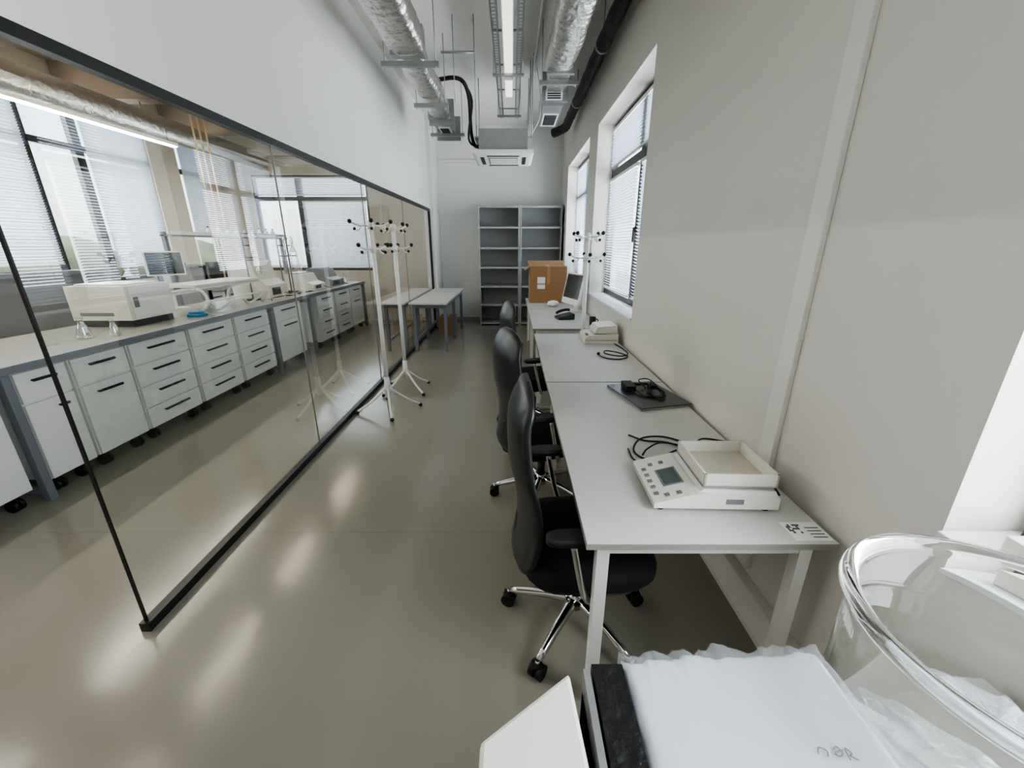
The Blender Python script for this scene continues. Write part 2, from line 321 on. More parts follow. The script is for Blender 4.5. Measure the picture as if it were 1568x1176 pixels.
def instrument(name,x,y,w,d,h,main='ivory'):
    b=B(name); b.xprism([(x,zt),(x+d,zt),(x+d,zt+h*.35),(x+d*.75,zt+h*.5),(x+d*.6,zt+h),(x,zt+h)],y,y+w,main)
    b.box(x+d,x+d+.004,y+w*.15,y+w*.6,zt+h*.08,zt+h*.28,'dark'); b.box(x+.02,x+d*.5,y+.03,y+w-.03,zt+h,zt+h+.015,'grey')
    b.tube([(x+d,y+w*.8,zt+.05),(x+d+.1,y+w*.9,zt+.01),(x+d+.05,y+w*1.05,zt+.008),(x+d-.1,y+w*1.08,zt+.008)],.005,'rubber'); return b.obj(bevel=.008)
instrument('centrifuge',-3.85,5.75,.48,.5,.50); instrument('spectrophotometer',-3.7,6.85,.45,.45,.26); instrument('spectrophotometer',-3.7,7.6,.5,.45,.3,'grey')
def monitor(x,y,rz,z,name='computer_monitor',fr='dark',w=.5,h=.32,st=.12):
    b=B(name); b.box(-.012,.02,-w/2,w/2,st,st+h,fr); b.box(-.014,-.012,-w/2+.015,w/2-.015,st+.015,st+h-.015,'screen'); b.box(.02,.045,-.03,.03,.02,st+h*.6,fr); b.prism([(-.08,-.11),(.1,-.11),(.1,.11),(-.08,.11)],0,.02,fr)
    return b.obj(loc=(x,y,z),rz=rz,bevel=.004)
monitor(-5.5,4.8,PI,.9005); monitor(-5.5,6.9,PI,.9005); monitor(-5.5,7.9,PI,.9005)
monitor(-3.88,4.75,2.6,zt,name='instrument_display',fr='ivory',w=.36,h=.26,st=.38)
b=B('reagent_shelf')
for y in (5.0,6.4,7.5): b.box(-4.03,-3.99,y-.02,y+.02,zt,zt+.85,'post')
b.box(-4.045,-3.9,4.98,7.52,zt+.80,zt+.82,'post'); b.box(-3.905,-3.9,4.98,7.52,zt+.82,zt+.86,'wmetal')
for i in range(9):
    y=5.7+i*.19; z=zt+.82; h=.09+random.random()*.09; r=.022+random.random()*.013
    b.lathe([(r,0),(r,h*.6),(r*.4,h*.78),(r*.4,h*.85)],(-3.97,y,z),random.choice(['ivory','brass','grey','white']),seg=12); b.lathe([(r*.5,h*.85),(r*.5,h)],(-3.97,y,z),random.choice(['dark','blue','white']),seg=12)
b.obj()
b=B('gas_pipes')
for y in (6.0,6.12,6.24): b.cyl((-4.09,y,.0),(-4.09,y,CR),.011,'brass')
b.cyl((-4.09,6.0,1.9),(-4.09,6.24,1.9),.011,'brass'); b.obj()
b=B('distillation_apparatus')
for y in (5.60,6.42,6.62): b.cyl((-3.5,y,zt),(-3.5,y,zt+.85),.010,'post'); b.box(-3.58,-3.42,y-.045,y+.045,zt,zt+.015,'dark'); b.cyl((-3.5,y,zt+.55),(-3.35,y,zt+.55),.009,'dark'); b.cyl((-3.5,y,zt+.7),(-3.4,y,zt+.7),.009,'dark')
b.cyl((-3.5,5.55,zt+.85),(-3.5,6.67,zt+.85),.009,'post')
for y in (5.60,6.42,6.62):
    b.lathe([(.001,0),(.04,.01),(.055,.05),(.045,.09),(.016,.12),(.014,.26)],(-3.33,y,zt+.33),'labglass',seg=18)
    b.lathe([(.022,0),(.026,.02),(.026,.2),(.01,.24)],(-3.38,y,zt+.60),'labglass',seg=14)
b.tube([(-3.33,6.42,zt+.6),(-3.3,6.5,zt+.75),(-3.36,6.58,zt+.7),(-3.33,6.62,zt+.6)],.007,'brass'); b.tube([(-3.38,5.6,zt+.84),(-3.5,5.8,zt+.95),(-3.6,6.2,zt+.8),(-3.38,6.42,zt+.84)],.006,'rubber')
b.obj()
def flasks(lst):
    b=B('glass_flasks')
    for x,y,s_ in lst: b.lathe([(.001,0),(.05*s_,.003),(.052*s_,.012*s_),(.018*s_,.11*s_),(.017*s_,.15*s_),(.021*s_,.155*s_)],(x,y,zt),'labglass',seg=20)
    b.obj()
flasks(((-3.3,8.25,1.3),(-3.5,8.35,1),(-3.35,8.47,.9))); flasks(((-3.25,3.3,.9),(-3.4,3.2,1.1)))
b=B('instrument_cables')
b.tube([(-3.22,5.55,zt+.007),(-3.3,5.7,zt+.01),(-3.2,5.9,zt+.03),(-3.28,6.1,zt+.007),(-3.18,6.25,zt+.02),(-3.3,6.4,zt+.007),(-3.2,6.7,zt+.01)],.007,'rubber'); b.tube([(-3.3,5.6,zt+.007),(-3.18,5.8,zt+.02),(-3.3,6.0,zt+.04),(-3.2,6.2,zt+.01),(-3.3,6.75,zt+.008)],.006,'wmetal'); b.obj()
b=B('lab_stool')
b.lathe([(.17,.6),(.18,.62),(.18,.65),(.16,.665)],(0,0,0),'rubber'); b.cyl((0,0,.12),(0,0,.6),.025,'chrome')
for i in range(5):
    a=2*PI*i/5; b.cyl((0,0,.12),(.26*math.cos(a),.26*math.sin(a),.07),.018,'chrome'); b.ball((.26*math.cos(a),.26*math.sin(a),.03),.03,'rubber')
s=b.obj(loc=(-4.55,5.3,0)); dup(s,(-4.55,7.4,0))
b=B('lab_roof_beams')
for y in (1.2,2.9,4.6,6.3,8.0): b.box(-5.98,-1.75,y,y+.22,3.45,CR,'brown')
b.obj()
b=B('lab_ventilation_duct'); b.cyl((-5.0,0,3.2),(-5.0,9.1,3.2),.16,'foil',24)
for y in (1.3,3,4.7,6.4,8.1): b.cyl((-5.0,y,3.35),(-5.0,y,3.445),.01,'galv'); 
b.obj()
b=B('lab_pipework')
for x,z in ((-2.6,3.3),(-2.4,3.3),(-5.5,3.35),(-3.0,3.38)): b.cyl((x,0,z),(x,9.2,z),.03,'galv'); 
b.obj()
def batten(name,x,z,y0,y1,k,w=.05,hang=True):
    b=B(name); b.box(x-w,x+w,y0,y1,z+.012,z+.05,'wmetal'); b.box(x-w+.008,x+w-.008,y0+.02,y1-.02,z,z+.012,k)
    if hang:
        for y in (y0+.12,y1-.12): b.cyl((x,y,z+.05),(x,y,CR),.003,'dark',6)
    return b.obj()
batten('linear_ceiling_lamp',-4.5,2.86,3.2,6.2,'lamp3',.035); batten('linear_ceiling_lamp',-4.5,2.86,-.6,2.4,'lamp3',.035)
for y in (1.5,3.2,4.9,6.9): batten('batten_lamp',-3.5,3.2,y-.05,y+1.05,'lamp2',.032)
# ---------- corridor: desks
def desk(y0,y1):
    b=B('desk'); x0,x1=.232,1.008
    b.box(x0,x1,y0+.002,y1-.002,.727,.75,'desk'); b.box(x0-.0015,x1+.001,y0+.0005,y1-.0005,.728,.7485,'deskedge')
    for y in (y0+.05,y1-.05):
        for x in (x0+.06,x1-.07): b.box(x-.02,x+.02,y-.02,y+.02,0,.727,'wmetal')
        b.box(x0+.06,x1-.07,y-.015,y+.015,.685,.727,'wmetal')
    for x in (x0+.1,x1-.09): b.box(x-.012,x+.012,y0+.05,y1-.05,.69,.727,'wmetal')
    return b.obj()
desk(1.03,2.6); desk(2.61,4.19); desk(4.47,5.93); desk(5.94,7.25)
def table(xa,xb):
    b=B('work_table_and_reflection'); b.box(xa,xb,6.3,8.6,.76,.79,'desk'); p_,q_=xa+.05,xb-.05
    for x in (p_,q_):
        for y in (6.45,7.4,8.5): b.box(x-.025,x+.025,y-.025,y+.025,0,.76,'post')
        b.box(x-.02,x+.02,6.45,8.5,.69,.76,'post')
    for y in (6.45,7.4,8.5): b.box(p_,q_,y-.02,y+.02,.69,.76,'post')
    b.box(p_-.02,p_+.02,6.42,8.4,.15,.19,'post'); b.obj(bevel=.003)
table(-1.585,-1.0); table(-2.03,-1.655)  # second, narrow table is added to stand in for the first one's reflection
b=B('cardboard_box'); b.box(-1.42,-1.12,7.85,8.3,0,.3,'card'); b.box(-1.31,-1.26,7.849,8.301,.02,.301,'tape'); b.obj()
b=B('metal_shelving'); X=[-.68,.16,1.0]; y0,y1=8.68,9.18
for i in range(2):
    a,c=X[i]+.004,X[i+1]-.004
    for x in (a,c-.03):
        for y in (y0,y1-.03): b.box(x,x+.03,y,y+.03,0,2.38,'shelf')
        b.box(x+.012,x+.018,y0+.03,y1-.03,.0,2.38,'shelf')
    for z in (.06,.44,.82,1.2,1.58,1.97,2.35):
        b.box(a+.03,c-.03,y0+.002,y1-.002,z,z+.006,'shelf'); b.box(a+.03,c-.03,y0+.001,y0+.006,z-.03,z+.006,'shelf')
    b.box(a+.03,c-.03,y1-.006,y1-.003,0,2.38,'shelf')
b.obj()
b=B('cardboard_box'); z=.7505; b.box(.28,.86,6.6,7.08,z,z+.56,'card'); b.box(.55,.60,6.598,7.082,z+.3,z+.562,'tape')
b.box(.40,.52,6.597,6.599,z+.22,z+.4,'paper') ; b.box(.40,.52,6.5965,6.5975,z+.28,z+.31,'brass')
b.add([(.28,7.08,z+.56),(.86,7.08,z+.56),(.88,7.2,z+.63),(.26,7.2,z+.63)],[(0,1,2,3)],'card')
b.add([(.28,6.6,z+.56),(.28,7.08,z+.56),(.2,7.1,z+.5),(.2,6.58,z+.5)],[(0,1,2,3)],'card'); b.obj()
b=B('all_in_one_computer'); w=.5
b.T=Matrix.Translation((0,0,.1))@Matrix.Rotation(math.radians(12),4,'Y')
b.box(-.012,.02,-w/2,w/2,0,.42,'wmetal'); b.box(-.0135,-.012,-w/2+.02,w/2-.02,.08,.40,'screen'); b.T=Matrix.Identity(4)
b.xprism([(.03,.3),(.05,.3),(.14,.02),(.10,.02)],-.06,.06,'wmetal'); b.prism([(-.06,-.12),(.15,-.12),(.15,.12),(-.06,.12)],0,.018,'wmetal')
b.obj(loc=(.80,5.72,.7505),rz=math.radians(18),bevel=.004)
b=B('desk_telephone'); b.xprism([(0,0),(.2,0),(.2,.07),(0,.025)],-.1,.1,'dark'); b.tube([(.01,.07,.06),(.06,.07,.085),(.14,.07,.1),(.19,.07,.095)],.018,'rubber')
for i in range(4):
    for j in range(3): b.box(.03+i*.03,.05+i*.03,-.07+j*.03,-.05+j*.03,.033+i*.0065,.042+i*.0065,'grey')
b.obj(loc=(.56,5.1,.7505),rz=.2,bevel=.004)
b=B('crumpled_paper')
rings=[]
for i in range(9):
    a=-PI/2+PI*i/8; rings.append([(.09*max(.01,math.cos(a))*math.cos(t)*(1+.3*noise.noise(Vector((i,t*2,1)))),.11*max(.01,math.cos(a))*math.sin(t)*(1+.3*noise.noise(Vector((i,t*2,5)))),.045+.045*math.sin(a)) for t in [2*PI*j/14 for j in range(14)]])
b.loft(rings,'paper',smooth=False); b.obj(loc=(.62,6.2,.7505))
b=B('black_mug'); b.lathe([(.001,0),(.035,0),(.037,.09),(.033,.09),(.031,.01),(.001,.01)],(0,0,0),'rubber',24); b.tube([(.036,0,.07),(.06,0,.06),(.06,0,.03),(.036,0,.02)],.005,'rubber'); b.obj(loc=(.93,4.7,.7505))
b=B('label_printer'); b.xprism([(0,0),(.31,0),(.31,.09),(.05,.075),(0,.05)],-.17,.16,'ivory'); b.xprism([(.09,.09),(.31,.09),(.30,.165),(.12,.15)],-.14,.14,'ivory'); b.box(.02,.05,-.1,-.02,.066,.073,'dark'); b.box(.004,.3,-.172,-.169,.03,.035,'grey'); b.obj(loc=(.68,3.90,.7505),bevel=.008)
# coat racks
def rack(hh,fr=.31):
    b=B('coat_rack'); b.cyl((0,0,.2),(0,0,hh-.02),.02,'wmetal',18); b.cyl((0,0,.17),(0,0,.36),.027,'wmetal',18); b.cyl((0,0,hh-.02),(0,0,hh),.022,'wmetal',18)
    for i in range(4):
        a=2*PI*(i/4)+.35; ca,sa=math.cos(a),math.sin(a); q=fr/.31
        b.tube([(0,0,.26),(ca*.08*q,sa*.08*q,.19),(ca*.19*q,sa*.19*q,.1),(ca*.31*q,sa*.31*q,.03)],.013,'wmetal')
        b.ball((ca*.315*q,sa*.315*q,.021),.02,'rubber')
        for zz,off in ((hh-.04,0),(hh-.24,PI/4)):
            c2,s2=math.cos(a+off),math.sin(a+off)
            b.tube([(c2*.015,s2*.015,zz),(c2*.1,s2*.1,zz+.0),(c2*.17,s2*.17,zz+.03)],.008,'wmetal',sub=3); b.ball((c2*.175,s2*.175,zz+.035),.019,'rubber')
            b.tube([(c2*.07,s2*.07,zz-.0),(c2*.11,s2*.11,zz-.04),(c2*.14,s2*.14,zz-.03)],.006,'wmetal',sub=3); b.ball((c2*.14,s2*.14,zz-.028),.014,'rubber')
    for zz in (hh-.04,hh-.24): b.cyl((0,0,zz-.03),(0,0,zz+.03),.03,'wmetal',18)
    return b
r=rack(1.83).obj(loc=(-1.27,3.93,0)); dup(r,(-1.24,4.55,0),.5); rack(1.74,.26).obj(loc=(.76,4.33,0),rz=.435)
# ---------- chairs
def chair():
    b=B('office_chair')
    for i in range(5):
        a=math.radians(-129+72*i); ca,sa=math.cos(a),math.sin(a)
        b.tube([(ca*.03,sa*.03,.13),(ca*.15,sa*.15,.115),(ca*.31,sa*.31,.078)],lambda t:.025-.009*t,'chrome',seg=10,sub=4)
        cx,cy=ca*.315,sa*.315; px,py=-sa,ca
        for q in (-1,1): b.cyl((cx+px*.006*q,cy+py*.006*q,.031),(cx+px*.028*q,cy+py*.028*q,.031),.031,'rubber',18)
        b.cyl((cx,cy,.05),(cx,cy,.085),.009,'chrome'); b.box(cx-.02,cx+.02,cy-.02,cy+.02,.046,.064,'rubber')
    b.cyl((0,0,.09),(0,0,.17),.035,'chrome',20); b.cyl((0,0,.17),(0,0,.27),.026,'dark',18); b.cyl((0,0,.27),(0,0,.37),.016,'chrome',18)
    b.prism([(-.12,-.09),(.13,-.09),(.13,.09),(-.12,.09)],.355,.395,'dark')
    b.cyl((.02,.05,.37),(.02,.24,.37),.006,'dark')
    zs=-.025
    b.loft([se(.01,0,.20,.21,.415+zs,4),se(.01,0,.245,.25,.43+zs,4),se(.01,0,.265,.265,.46+zs,4),se(.01,0,.265,.265,.49+zs,4),se(.01,0,.245,.25,.515+zs,4),se(.01,0,.19,.2,.527+zs,4)],'fabric')
    rings=[]; N=30
    for i in range(N+1):
        t=i/N; z=.42+.75*t
        w=.20+.03*math.sin(min(1,t/.5)*PI/2)-.06*max(0,(t-.55)/.45)
        if t<.08: w*=.75+.25*math.sqrt(t/.08)
        if t>.88: q=(t-.88)/.12; w*=math.sqrt(max(0,1-q*q*.9))
        xc=-.268+.030*math.sin(min(1,t/.55)*PI)-.010*math.sin(max(0,(t-.5))/.5*PI)+.035*max(0,t-.82)/.18
        th=.026 if t<.92 else .020
        if i==0 or i==N: th*=.5
        ring=[]
        for j in range(28):
            a=2*PI*j/28; c,s_=math.cos(a),math.sin(a); yv=w*math.copysign(abs(s_)**.6,s_); xx=th*math.copysign(abs(c)**.7,c)
            ring.append((xc+xx+.9*yv*yv,yv,z))
        rings.append(ring)
    b.loft(rings,'leather')
    b.tube([(-.05,0,.375),(-.2,0,.375),(-.262,0,.42),(-.25,0,.6)],.018,'dark')
    for q in (-1,1):
        b.tube([(.02,.18*q,.385),(-.02,.27*q,.40),(-.06,.305*q,.50),(-.10,.305*q,.695)],.013,'chrome',seg=10)
        b.loft([se(-.10,.305*q,.075,.028,.69,3),se(-.10,.305*q,.09,.038,.697,3),se(-.10,.305*q,.09,.038,.714,3),se(-.10,.305*q,.08,.03,.722,3)],'rubber')
    return b.obj(bevel=.0)
c=chair(); c.location=(.285,1.42,0); c.rotation_euler=(0,0,math.radians(3))
dup(c,(.195,2.42,0),math.radians(22)); dup(c,(.20,3.62,0),math.radians(16))
# ---------- balance on desk
b=B('laboratory_balance'); z=0
b.loft([ [(x,y,zz) for x,y in ((0+i_,0+i_),(.42-i_,0+i_),(.42-i_,.29-i_),(0+i_,.29-i_))] for zz,i_ in ((.012,.01),(.016,0),(.022,0))],'ivory',smooth=False)
b.xprism([(0,.022),(.42,.022),(.42,.06),(.16,.075),(.145,.075),(0,.035)],0,.29,'ivory')
b.xprism([(.15,.07),(.42,.06),(.41,.078),(.165,.085)],.015,.275,'white')
sl=(.075-.035)/.145
def on(x0,x1,y0,y1,k,h=.002):
    b.add([(x0,y0,.035+sl*x0+h),(x1,y0,.035+sl*x1+h),(x1,y1,.035+sl*x1+h),(x0,y1,.035+sl*x0+h),(x0,y0,.03+sl*x0),(x1,y0,.03+sl*x1),(x1,y1,.03+sl*x1),(x0,y1,.03+sl*x0)],[(0,1,2,3),(0,4,5,1),(1,5,6,2),(2,6,7,3),(3,7,4,0)],k)
on(.055,.125,.08,.19,'grey'); on(.062,.118,.087,.183,'lcd',.0035)
for x,y in ((.02,.05),(.02,.09),(.02,.13),(.02,.17),(.02,.21),(.05,.03),(.09,.03),(.05,.235),(.09,.235)): on(x-.006,x+.009,y-.009,y+.009,'grey',.003)
px0,px1,py0,py1=.165,.415,.02,.275
b.box(px0,px1,py0,py1,.088,.096,'cream')
for (a0,a1,c0,c1) in ((px0,px0+.008,py0,py1),(px1-.008,px1,py0,py1),(px0,px1,py0,py0+.008),(px0,px1,py1-.008,py1)): b.box(a0,a1,c0,c1,.088,.138,'ivory')
for x,y in ((.03,.03),(.39,.03),(.39,.26),(.03,.26)): b.cyl((x,y,0),(x,y,.014),.015,'rubber')
b.box(.24,.30,-.001,.0,.035,.055,'grey')
b.obj(loc=(.487,1.19,.7505),rz=math.radians(-1.5),bevel=.004)
b=B('paper_label'); b.box(.885,1.003,1.045,1.135,.7502,.7508,'paper')
for i in range(6):
    for j in range(5):
        if random.random()<.5: b.box(.893+i*.008,.900+i*.008,1.08+j*.009,1.088+j*.009,.7508,.7511,'dark')
for j in range(4): b.box(.95,.995,1.06+j*.015,1.064+j*.015,.7508,.7511,'dark')
b.obj()
b=B('laptop'); P_=[(-.16,-.21),(.16,-.21),(.16,.21),(-.16,.21)]
b.prism(P_,.003,.010,'galv'); b.prism(P_,.012,.018,'lapgrey'); b.box(-.15,.15,-.2,.2,.010,.012,'black')
for x in (-.13,.13):
    for y in (-.18,.18): b.cyl((x,y,0),(x,y,.004),.012,'rubber')
b.obj(loc=(.82,2.33,.7505),rz=math.radians(14),bevel=.0015)
zz=.7745
b=B('power_adapter'); b.box(.70,.76,2.36,2.48,zz-.004,zz+.028,'rubber')
b.tube([(.73,2.48,zz+.01),(.72,2.54,zz),(.8,2.5,zz),(.88,2.5,zz),(.93,2.36,zz),(.88,2.25,zz),(.78,2.28,zz),(.76,2.4,zz+.02),(.85,2.46,zz+.01),(.91,2.42,zz+.001),(.92,2.3,zz+.001),(.86,2.2,zz+.001),(.83,2.3,zz+.01),(.86,2.4,zz+.04),(.9,2.47,zz+.002)],.004,'rubber')
b.tube([(.73,2.36,zz+.01),(.76,2.28,zz),(.84,2.24,zz+.01),(.9,2.3,zz),(.92,2.42,zz),(.88,2.5,zz+.03),(.8,2.45,zz+.04),(.82,2.36,zz+.02)],.0035,'rubber')
b.box(.84,.88,2.36,2.4,zz+.01,zz+.035,'rubber'); b.obj()
zc=.7575
b=B('power_cable')
b.tube([(.56,1.78,zc),(.62,1.72,zc),(.72,1.7,zc),(.78,1.62,zc),(.7,1.55,zc),(.58,1.54,zc),(.54,1.62,zc),(.6,1.72,zc+.01),(.72,1.76,zc),(.82,1.68,zc),(.9,1.62,zc)],.0045,'rubber')
b.tube([(.52,1.64,zc),(.52,1.54,zc),(.58,1.5,zc),(.68,1.58,zc+.008),(.76,1.64,zc+.01),(.68,1.68,zc+.01),(.6,1.62,zc+.01),(.56,1.56,zc+.012)],.004,'rubber')
b.tube([(.85,1.7,zc),(.9,1.74,zc),(.97,1.72,zc),(.98,1.6,zc+.04),(.97,1.54,zc+.04),(.965,1.5,zc+.02)],.004,'rubber')
b.box(.94,.988,1.42,1.50,zc-.005,zc+.04,'rubber'); b.tube([(.965,1.42,zc+.02),(.99,1.36,zc+.004),(.975,1.28,zc)],.004,'rubber'); b.obj()
b=B('power_cable')
b.tube([(.72,3.3,zc),(.76,3.2,zc),(.86,3.16,zc),(.95,3.25,zc),(.9,3.38,zc),(.8,3.4,zc+.01),(.78,3.3,zc+.01),(.88,3.22,zc+.01),(.97,3.32,zc),(.98,3.5,zc),(.95,3.7,zc)],.005,'rubber'); b.ball((.72,3.3,zc+.01),.014,'rubber'); b.obj()
# ---------- foreground
b=B('side_table'); b.box(.205,1.0,-.7,.62,.725,.75,'white')
for x in (.25,.95):
    for y in (-.65,.57): b.box(x-.02,x+.02,y-.02,y+.02,0,.725,'wmetal')
b.obj(bevel=.002)
b=B('white_cabinet'); b.prism([(-.042,.359),(.088,.452),(.100,.30),(.105,-.2),(-.042,-.2)],0,1.0,'ivory'); b.obj(bevel=.006)
b=B('packed_instrument'); b.box(.209,.48,-.15,.44,.7505,.96,'ivory'); b.box(.110,.209,-.15,.452,.85,.96,'ivory'); b.box(.110,.120,-.15,.456,.85,1.0,'galv'); b.box(.124,.172,-.15,.464,.85,1.0,'foam')
def ridge(p): return 1-abs(noise.noise(p))*2
def sheet(x0,x1,y0,y1,zb,amp,edge,k,seed,NX=70,NY=90,zlow=.86,skirt=True):
    top=[]
    for j in range(NY+1):
        for i in range(NX+1):
            u,v=i/NX,j/NY; e=min(u,1-u,1-v)
            yv=y0+(y1-y0)*v+(.014*noise.noise(Vector((u*7,seed,7)))+.004*noise.noise(Vector((u*26,seed,2)))+.012*u)*v**4
            xx=x0+(x1-x0)*u+(.004*noise.noise(Vector((v*14,seed,1))) if u<.02 else 0)
            w_=math.exp(-(1-v)*22)*edge+amp+.15*edge*math.exp(-u*16)
            z=zb-.012*math.exp(-e*90)+w_*(.012*(ridge(Vector((u*7+v*3,v*10,seed)))-.75)+.008*(ridge(Vector((u*15+v*6,v*12,seed+3)))-.75))
            top.append((xx,yv,z))
    n1=NX+1
    fs=[(j*n1+i,j*n1+i+1,(j+1)*n1+i+1,(j+1)*n1+i) for j in range(NY) for i in range(NX)]
    if skirt:
        bd=[i for i in range(n1)]+[j*n1+NX for j in range(1,NY+1)]+[NY*n1+i for i in range(NX-1,-1,-1)]+[j*n1 for j in range(NY-1,0,-1)]
        nb=len(top); top=top+[(top[i][0],top[i][1],zlow) for i in bd]
        fs+=[(bd[q],bd[(q+1)%len(bd)],nb+(q+1)%len(bd),nb+q) for q in range(len(bd))]
    b.add(top,fs,k,True)
sheet(.175,.495,-.15,.480,.998,.0,.12,'plastic',0)
sheet(.173,.502,-.15,.488,1.004,.05,.75,'film2',5,zlow=.95)
zh=1.000
for pts in ([(.395,.345),(.40,.352),(.408,.348),(.405,.342)],[(.418,.350),(.424,.353),(.426,.345),(.420,.342),(.417,.346),(.430,.349)],[(.431,.338),(.433,.351),(.438,.345),(.434,.343),(.441,.338)]):
    b.tube([(x,y,zh) for x,y in pts],.0008,'dark',6)
b.obj()
b=B('glass_jar'); R=.2
prof=[(.001,.0),(R-.012,.0),(R-.002,.012),(R,.03),(R,.335),(R+.010,.345),(R+.018,.358),(R+.014,.368),(R+.004,.371),(R-.006,.366),(R-.011,.352),(R-.009,.335),(R-.009,.035),(R-.02,.016),(.001,.014)]
b.lathe(prof,(.715,.41,.7505),'jar',seg=96)
rings=[]
for i in range(22):
    t=i/21; r0=(.160*math.sqrt(max(0.0,1-(2*t-1)**4)))*(.95-.3*t)+.001
    rings.append([(.70+r0*math.cos(a)*(1+.25*ridge(Vector((math.cos(a)*3,math.sin(a)*3,t*4)))-.15),.40+r0*math.sin(a)*(1+.2*ridge(Vector((math.cos(a)*3,math.sin(a)*3,t*4+9)))-.15),.768+.20*t+.012*noise.noise(Vector((math.cos(a)*3,t*9,0)))) for a in [2*PI*j/60 for j in range(60)]])
b.loft(rings,'film',smooth=False); b.obj()
b=B('sill_router'); b.prism([(1.08,.48),(1.22,.48),(1.22,.74),(1.08,.74)],.9705,1.02,'ivory'); b.tube([(1.13,.62,1.03),(1.12,.68,1.05),(1.15,.75,1.03),(1.18,.78,.98)],.005,'rubber'); b.obj(bevel=.006)
# ---------- ceiling services (corridor)
def foil(name,xc,zc,y0,y1,a,bb,seed,k='foil'):
    b=B(name); rings=[]; n=int((y1-y0)/.025)
    for i in range(n+1):
        y=y0+(y1-y0)*i/n; ring=[]; f=1+.05*noise.noise(Vector((y*5,seed,0)))+.02*math.sin(y*70)
        dx=.03*noise.noise(Vector((y*1.5,seed,4)))
        for j in range(28):
            t=2*PI*j/28; c,s_=math.cos(t),math.sin(t); q=f*(1+.05*noise.noise(Vector((c*2,s_*2,y*9+seed))))
            ring.append((xc+dx+a*q*math.copysign(abs(c)**.65,c),y,zc+bb*q*math.copysign(abs(s_)**.65,s_)))
        rings.append(ring)
    b.loft(rings,k); return b
def strut(b,x0,x1,y,z):
    b.box(x0,x1,y-.02,y+.02,z-.04,z,'galv')
    for x in (x0+.03,x1-.03): b.cyl((x,y,z-.06),(x,y,CR),.005,'galv',8)
b=foil('foil_duct',-.93,3.33,.6,4.35,.165,.12,1)
b.box(-1.08,-.78,4.35,4.45,3.22,3.44,'galv'); strut(b,-1.18,-.66,4.42,3.19); strut(b,-1.18,-.66,2.6,3.2)
b2=foil('x',-.95,3.33,4.45,6.3,.135,.11,5); b.add(b2.v,b2.f,'foil',True); strut(b,-1.15,-.75,5.6,3.2)
b.box(-1.12,-.80,6.3,6.42,3.22,3.45,'galv'); b.box(-1.08,-.84,6.42,7.1,3.2,3.42,'foil'); b.box(-1.12,-.78,6.36,6.40,3.16,3.47,'galv')
b.box(-1.04,-.88,6.6,7.0,3.19,3.2,'wmetal')
for i in range(9): b.box(-1.02,-.9,6.64+i*.04,6.655+i*.04,3.185,3.19,'dark')
b.box(-1.14,-.78,7.1,7.14,3.14,3.46,'galv'); strut(b,-1.2,-.7,6.9,3.19); b.obj()
b=foil('foil_duct',.50,3.42,.6,5.0,.15,.12,11)
b.box(.36,.64,4.98,5.03,3.29,3.55,'galv'); b.box(.40,.62,5.03,5.7,3.34,3.52,'foil'); strut(b,.3,.72,5.3,3.33); strut(b,.3,.72,3.0,3.3)
b.box(.36,.66,5.7,5.76,3.25,3.55,'galv'); b.box(.38,.62,5.76,6.7,3.22,3.48,'galv')
b.box(.40,.60,6.05,6.6,3.21,3.22,'wmetal')
for i in range(9): b.box(.42,.58,6.1+i*.052,6.125+i*.052,3.204,3.21,'dark')
b.box(.40,.60,5.69,5.70,3.26,3.42,'wmetal')
for i in range(6): b.box(.42,.58,5.685,5.69,3.275+i*.023,3.287+i*.023,'dark')
b.obj()
b=B('cable_tray'); zt2=3.42
for x in (-.175,.095):
    o_=.045 if x<0 else -.045
    for z in (zt2,zt2+.06): b.box(x-.0015,x+.0015,.5,7.0,z-.009,z+.009,'galv')
    for q in (x,x+o_): b.box(q-.007,q+.007,.5,7.0,zt2-.009,zt2-.007,'galv')
    y=.5
    while y<7.0:
        b.box(x-.001,x+.001,y,y+.022,zt2,zt2+.06,'galv'); b.box(min(x,x+o_),max(x,x+o_),y,y+.022,zt2-.009,zt2-.007,'galv'); y+=.055
for i in range(9):
    y=.8+i*.75; b.box(-.175,.095,y,y+.03,zt2+.055,zt2+.065,'galv')
    if i%2==0:
        for x in (-.20,.12): b.cyl((x,y,zt2-.03),(x,y,CR),.004,'galv',8)
        b.box(-.21,.13,y-.015,y+.015,zt2-.05,zt2-.025,'galv')
for x in (-.13,.05): b.cyl((x,.5,zt2+.03),(x,7,zt2+.03),.009,'dark',6)
for y0,y1 in ((.6,2.1),(2.25,3.75),(3.9,5.4),(5.55,6.1)):
    b.box(-.09,.01,y0,y1,zt2-.002,zt2+.05,'wmetal'); b.box(-.08,.0,y0+.02,y1-.02,zt2-.014,zt2-.002,'lamp')
b.obj()
b=B('air_conditioner'); xa=-.12
b.box(xa-.33,xa+.33,6.25,6.95,2.83,3.1,'galv'); 
b.loft([[(xa-q,6.6-q2,z),(xa+q,6.6-q2,z),(xa+q,6.6+q2,z),(xa-q,6.6+q2,z)] for q,q2,z in ((.37,.42,2.775),(.41,.46,2.79),(.41,.46,2.83))],'wmetal',smooth=False)
b.box(xa-.2,xa+.2,6.38,6.82,2.768,2.776,'grey')
for i in range(8): b.box(xa-.19,xa+.19,6.40+i*.053,6.43+i*.053,2.764,2.768,'wmetal')
for s_ in (-1,1): b.box(xa+s_*.29-.025,xa+s_*.29+.025,6.35,6.85,2.769,2.776,'dark')
for s_ in (-1,1): b.box(xa-.22,xa+.22,6.6+s_*.33-.025,6.6+s_*.33+.025,2.769,2.776,'dark')
